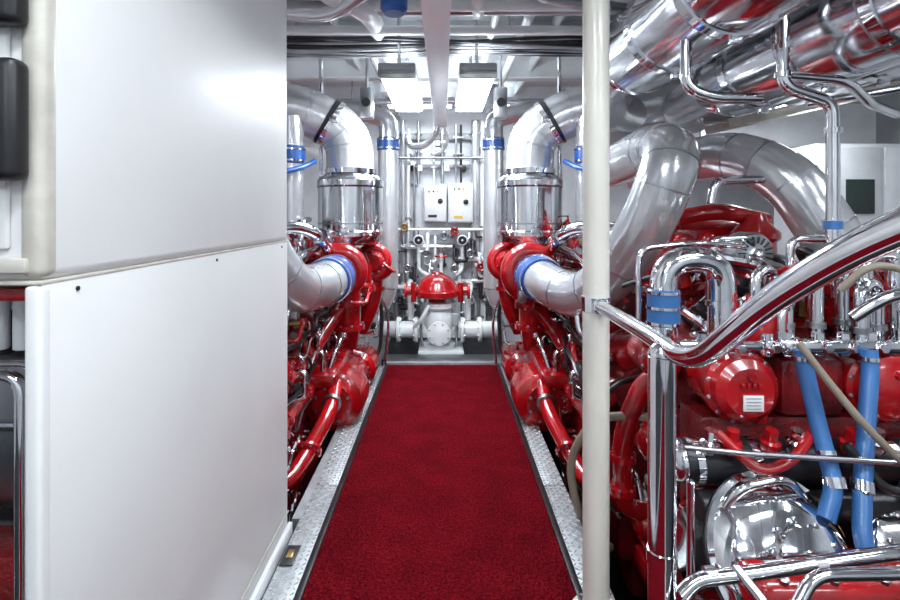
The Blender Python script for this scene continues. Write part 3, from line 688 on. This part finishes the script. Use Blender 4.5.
for x in (1.3,1.9,2.6,3.2): b.cyl((x,-1.9,2.55),(x,5.9,2.55),.03,random.choice([WHITE,STEEL]),14)
b.box((.1,1.9,2.55),(.38,2.1,2.70),GREYP,.01); b.box((-.55,4.3,2.45),(-.30,4.5,2.62),WHITE,.01); b.box((.32,4.6,2.40),(.50,4.75,2.60),STEEL,.01)
b.done()
b=B('blue_ceiling_valve')
b.lathe((-.22,2.2,2.28),(0,0,1),[(0,.045),(.02,.06),(.14,.06),(.17,.04),(.2,.02),(.47,.02)],BLUE,20)
b.done()
def fixture(x,y,z,L,w=.17,power=30,rx=False,up=.12):
    b=B('fluorescent_light_fixture')
    lx,ly=(L,w) if rx else (w,L)
    b.box((x-lx/2-.012,y-ly/2-.01,z+.012),(x+lx/2+.012,y+ly/2+.01,z+.06),GREYP,.01)
    b.box((x-lx/2,y-ly/2+.01,z-.03),(x+lx/2,y+ly/2-.01,z+.014),LAMP,.014)
    b.box((x-lx/2+.03,y-ly/2+.04,z+.058),(x+lx/2-.03,y+ly/2-.04,z+.068),WHITE,.004)
    for e in (-1,1):
        if rx: b.box((x+e*(lx/2-.01)-.012,y-ly/2-.012,z-.034),(x+e*(lx/2-.01)+.012,y+ly/2+.012,z+.03),STEEL,.004)
        else: b.box((x-lx/2-.012,y+e*(ly/2-.01)-.012,z-.034),(x+lx/2+.012,y+e*(ly/2-.01)+.012,z+.03),STEEL,.004)
        p=(x+e*lx*.35,y) if rx else (x,y+e*ly*.35)
        b.cyl((p[0],p[1],z+.06),(p[0],p[1],2.75),.012,STEEL,10)
    b.done()
    for k,(pw,zz,rot) in enumerate(((power,z-.045,0),(power*up,z+.085,math.pi))):  # downward lamp light, plus an upward light added to brighten the ceiling
        ld=bpy.data.lights.new('lamp_or_added_uplight','AREA'); ld.shape='RECTANGLE'; ld.size=lx*.9; ld.size_y=ly*.9; ld.energy=pw; ld.color=(.86,.94,1.0)
        o=bpy.data.objects.new('lamp_or_added_uplight',ld); o.location=(x,y,zz); o.rotation_euler=(rot,0,0); scene.collection.objects.link(o)
fixture(-.29,3.6,2.27,1.05,.21,23,up=.35); fixture(.21,3.6,2.27,1.05,.21,23,up=.35)
fixture(-.25,5.25,2.55,.7,.16,14,rx=True); fixture(.45,5.25,2.55,.5,.16,11,rx=True)  # pair over the bulkhead, added for lighting
fixture(-.1,.2,2.5,1.2,.2,17,up=.5); fixture(-2.2,3.4,2.5,1.2,.2,8); fixture(2.6,3.6,2.25,.8,.16,16)
fixture(1.3,.55,2.5,1.2,.2,20,rx=True,up=.5); fixture(2.8,1.3,2.5,1.2,.2,11); fixture(-.9,-1.2,2.5,1.2,.2,16,rx=True,up=.5); fixture(1.9,-1.2,2.5,1.2,.2,12,rx=True)  # starboard fixtures are added out of view for light and chrome reflections

b=B('ceiling_speaker')
for x,y in ((-.60,3.9),(.44,3.9)):
    b.box((x-.05,y-.05,2.14),(x+.05,y+.05,2.38),STEEL,.012); b.cyl((x,y-.05,2.26),(x,y-.06,2.26),.035,BLACK); b.cyl((x,y,2.38),(x,y,2.75),.012,STEEL)
b.done()

b=B('electrical_switchboard')
b.box((2.9,3.9,-.8),(3.95,4.4,1.95),WALLM,.01); b.box((2.93,3.885,.1),(3.40,3.902,1.92),WALLM,.006); b.box((3.43,3.885,.1),(3.92,3.902,1.92),WALLM,.006)
b.box((3.12,3.87,1.40),(3.34,3.89,1.67),SCREEN,.008); b.cyl((3.0,3.88,1.3),(3.0,3.86,1.3),.02,BLACK)
b.done()
b=B('cable_ladder')
for dy in (0,.28):
    b.box((1.8,3.2+dy,2.18),(3.9,3.22+dy,2.24),CREAM,.003,Quaternion((0,1,0),-.22))
for i in range(9):
    x=1.95+i*.22; b.box((x,3.2,2.20+(x-2.85)*.22),(x+.02,3.48,2.22+(x-2.85)*.22),CREAM)
for x in (2.2,3.5): b.cyl((x,3.34,2.21+(x-2.85)*.22),(x,3.34,2.75),.012,STEEL)
b.done()
b=B('ventilation_duct')
b.box((2.3,4.5,2.0),(3.9,4.9,2.4),WHITE,.02); b.box((2.3,4.47,2.05),(2.34,4.5,2.38),STEEL)
b.box((2.5,4.55,2.4),(2.54,4.8,2.75),STEEL); b.box((3.6,4.55,2.4),(3.64,4.8,2.75),STEEL)
b.done()

# ------------------------------------------------------------------ world, camera
w=bpy.data.worlds.new('World'); scene.world=w; w.use_nodes=True
w.node_tree.nodes['Background'].inputs[0].default_value=(.6,.65,.7,1); w.node_tree.nodes['Background'].inputs[1].default_value=.03
cd=bpy.data.cameras.new('Camera'); cd.sensor_width=36; cd.lens=20; cd.shift_x=.0067; cd.shift_y=-.0956; cd.clip_start=.05
co=bpy.data.objects.new('Camera',cd); co.location=(0,0,1.4); co.rotation_euler=(math.pi/2,0,0); scene.collection.objects.link(co); scene.camera=co
scene.view_settings.view_transform='Standard'
scene.view_settings.exposure=0
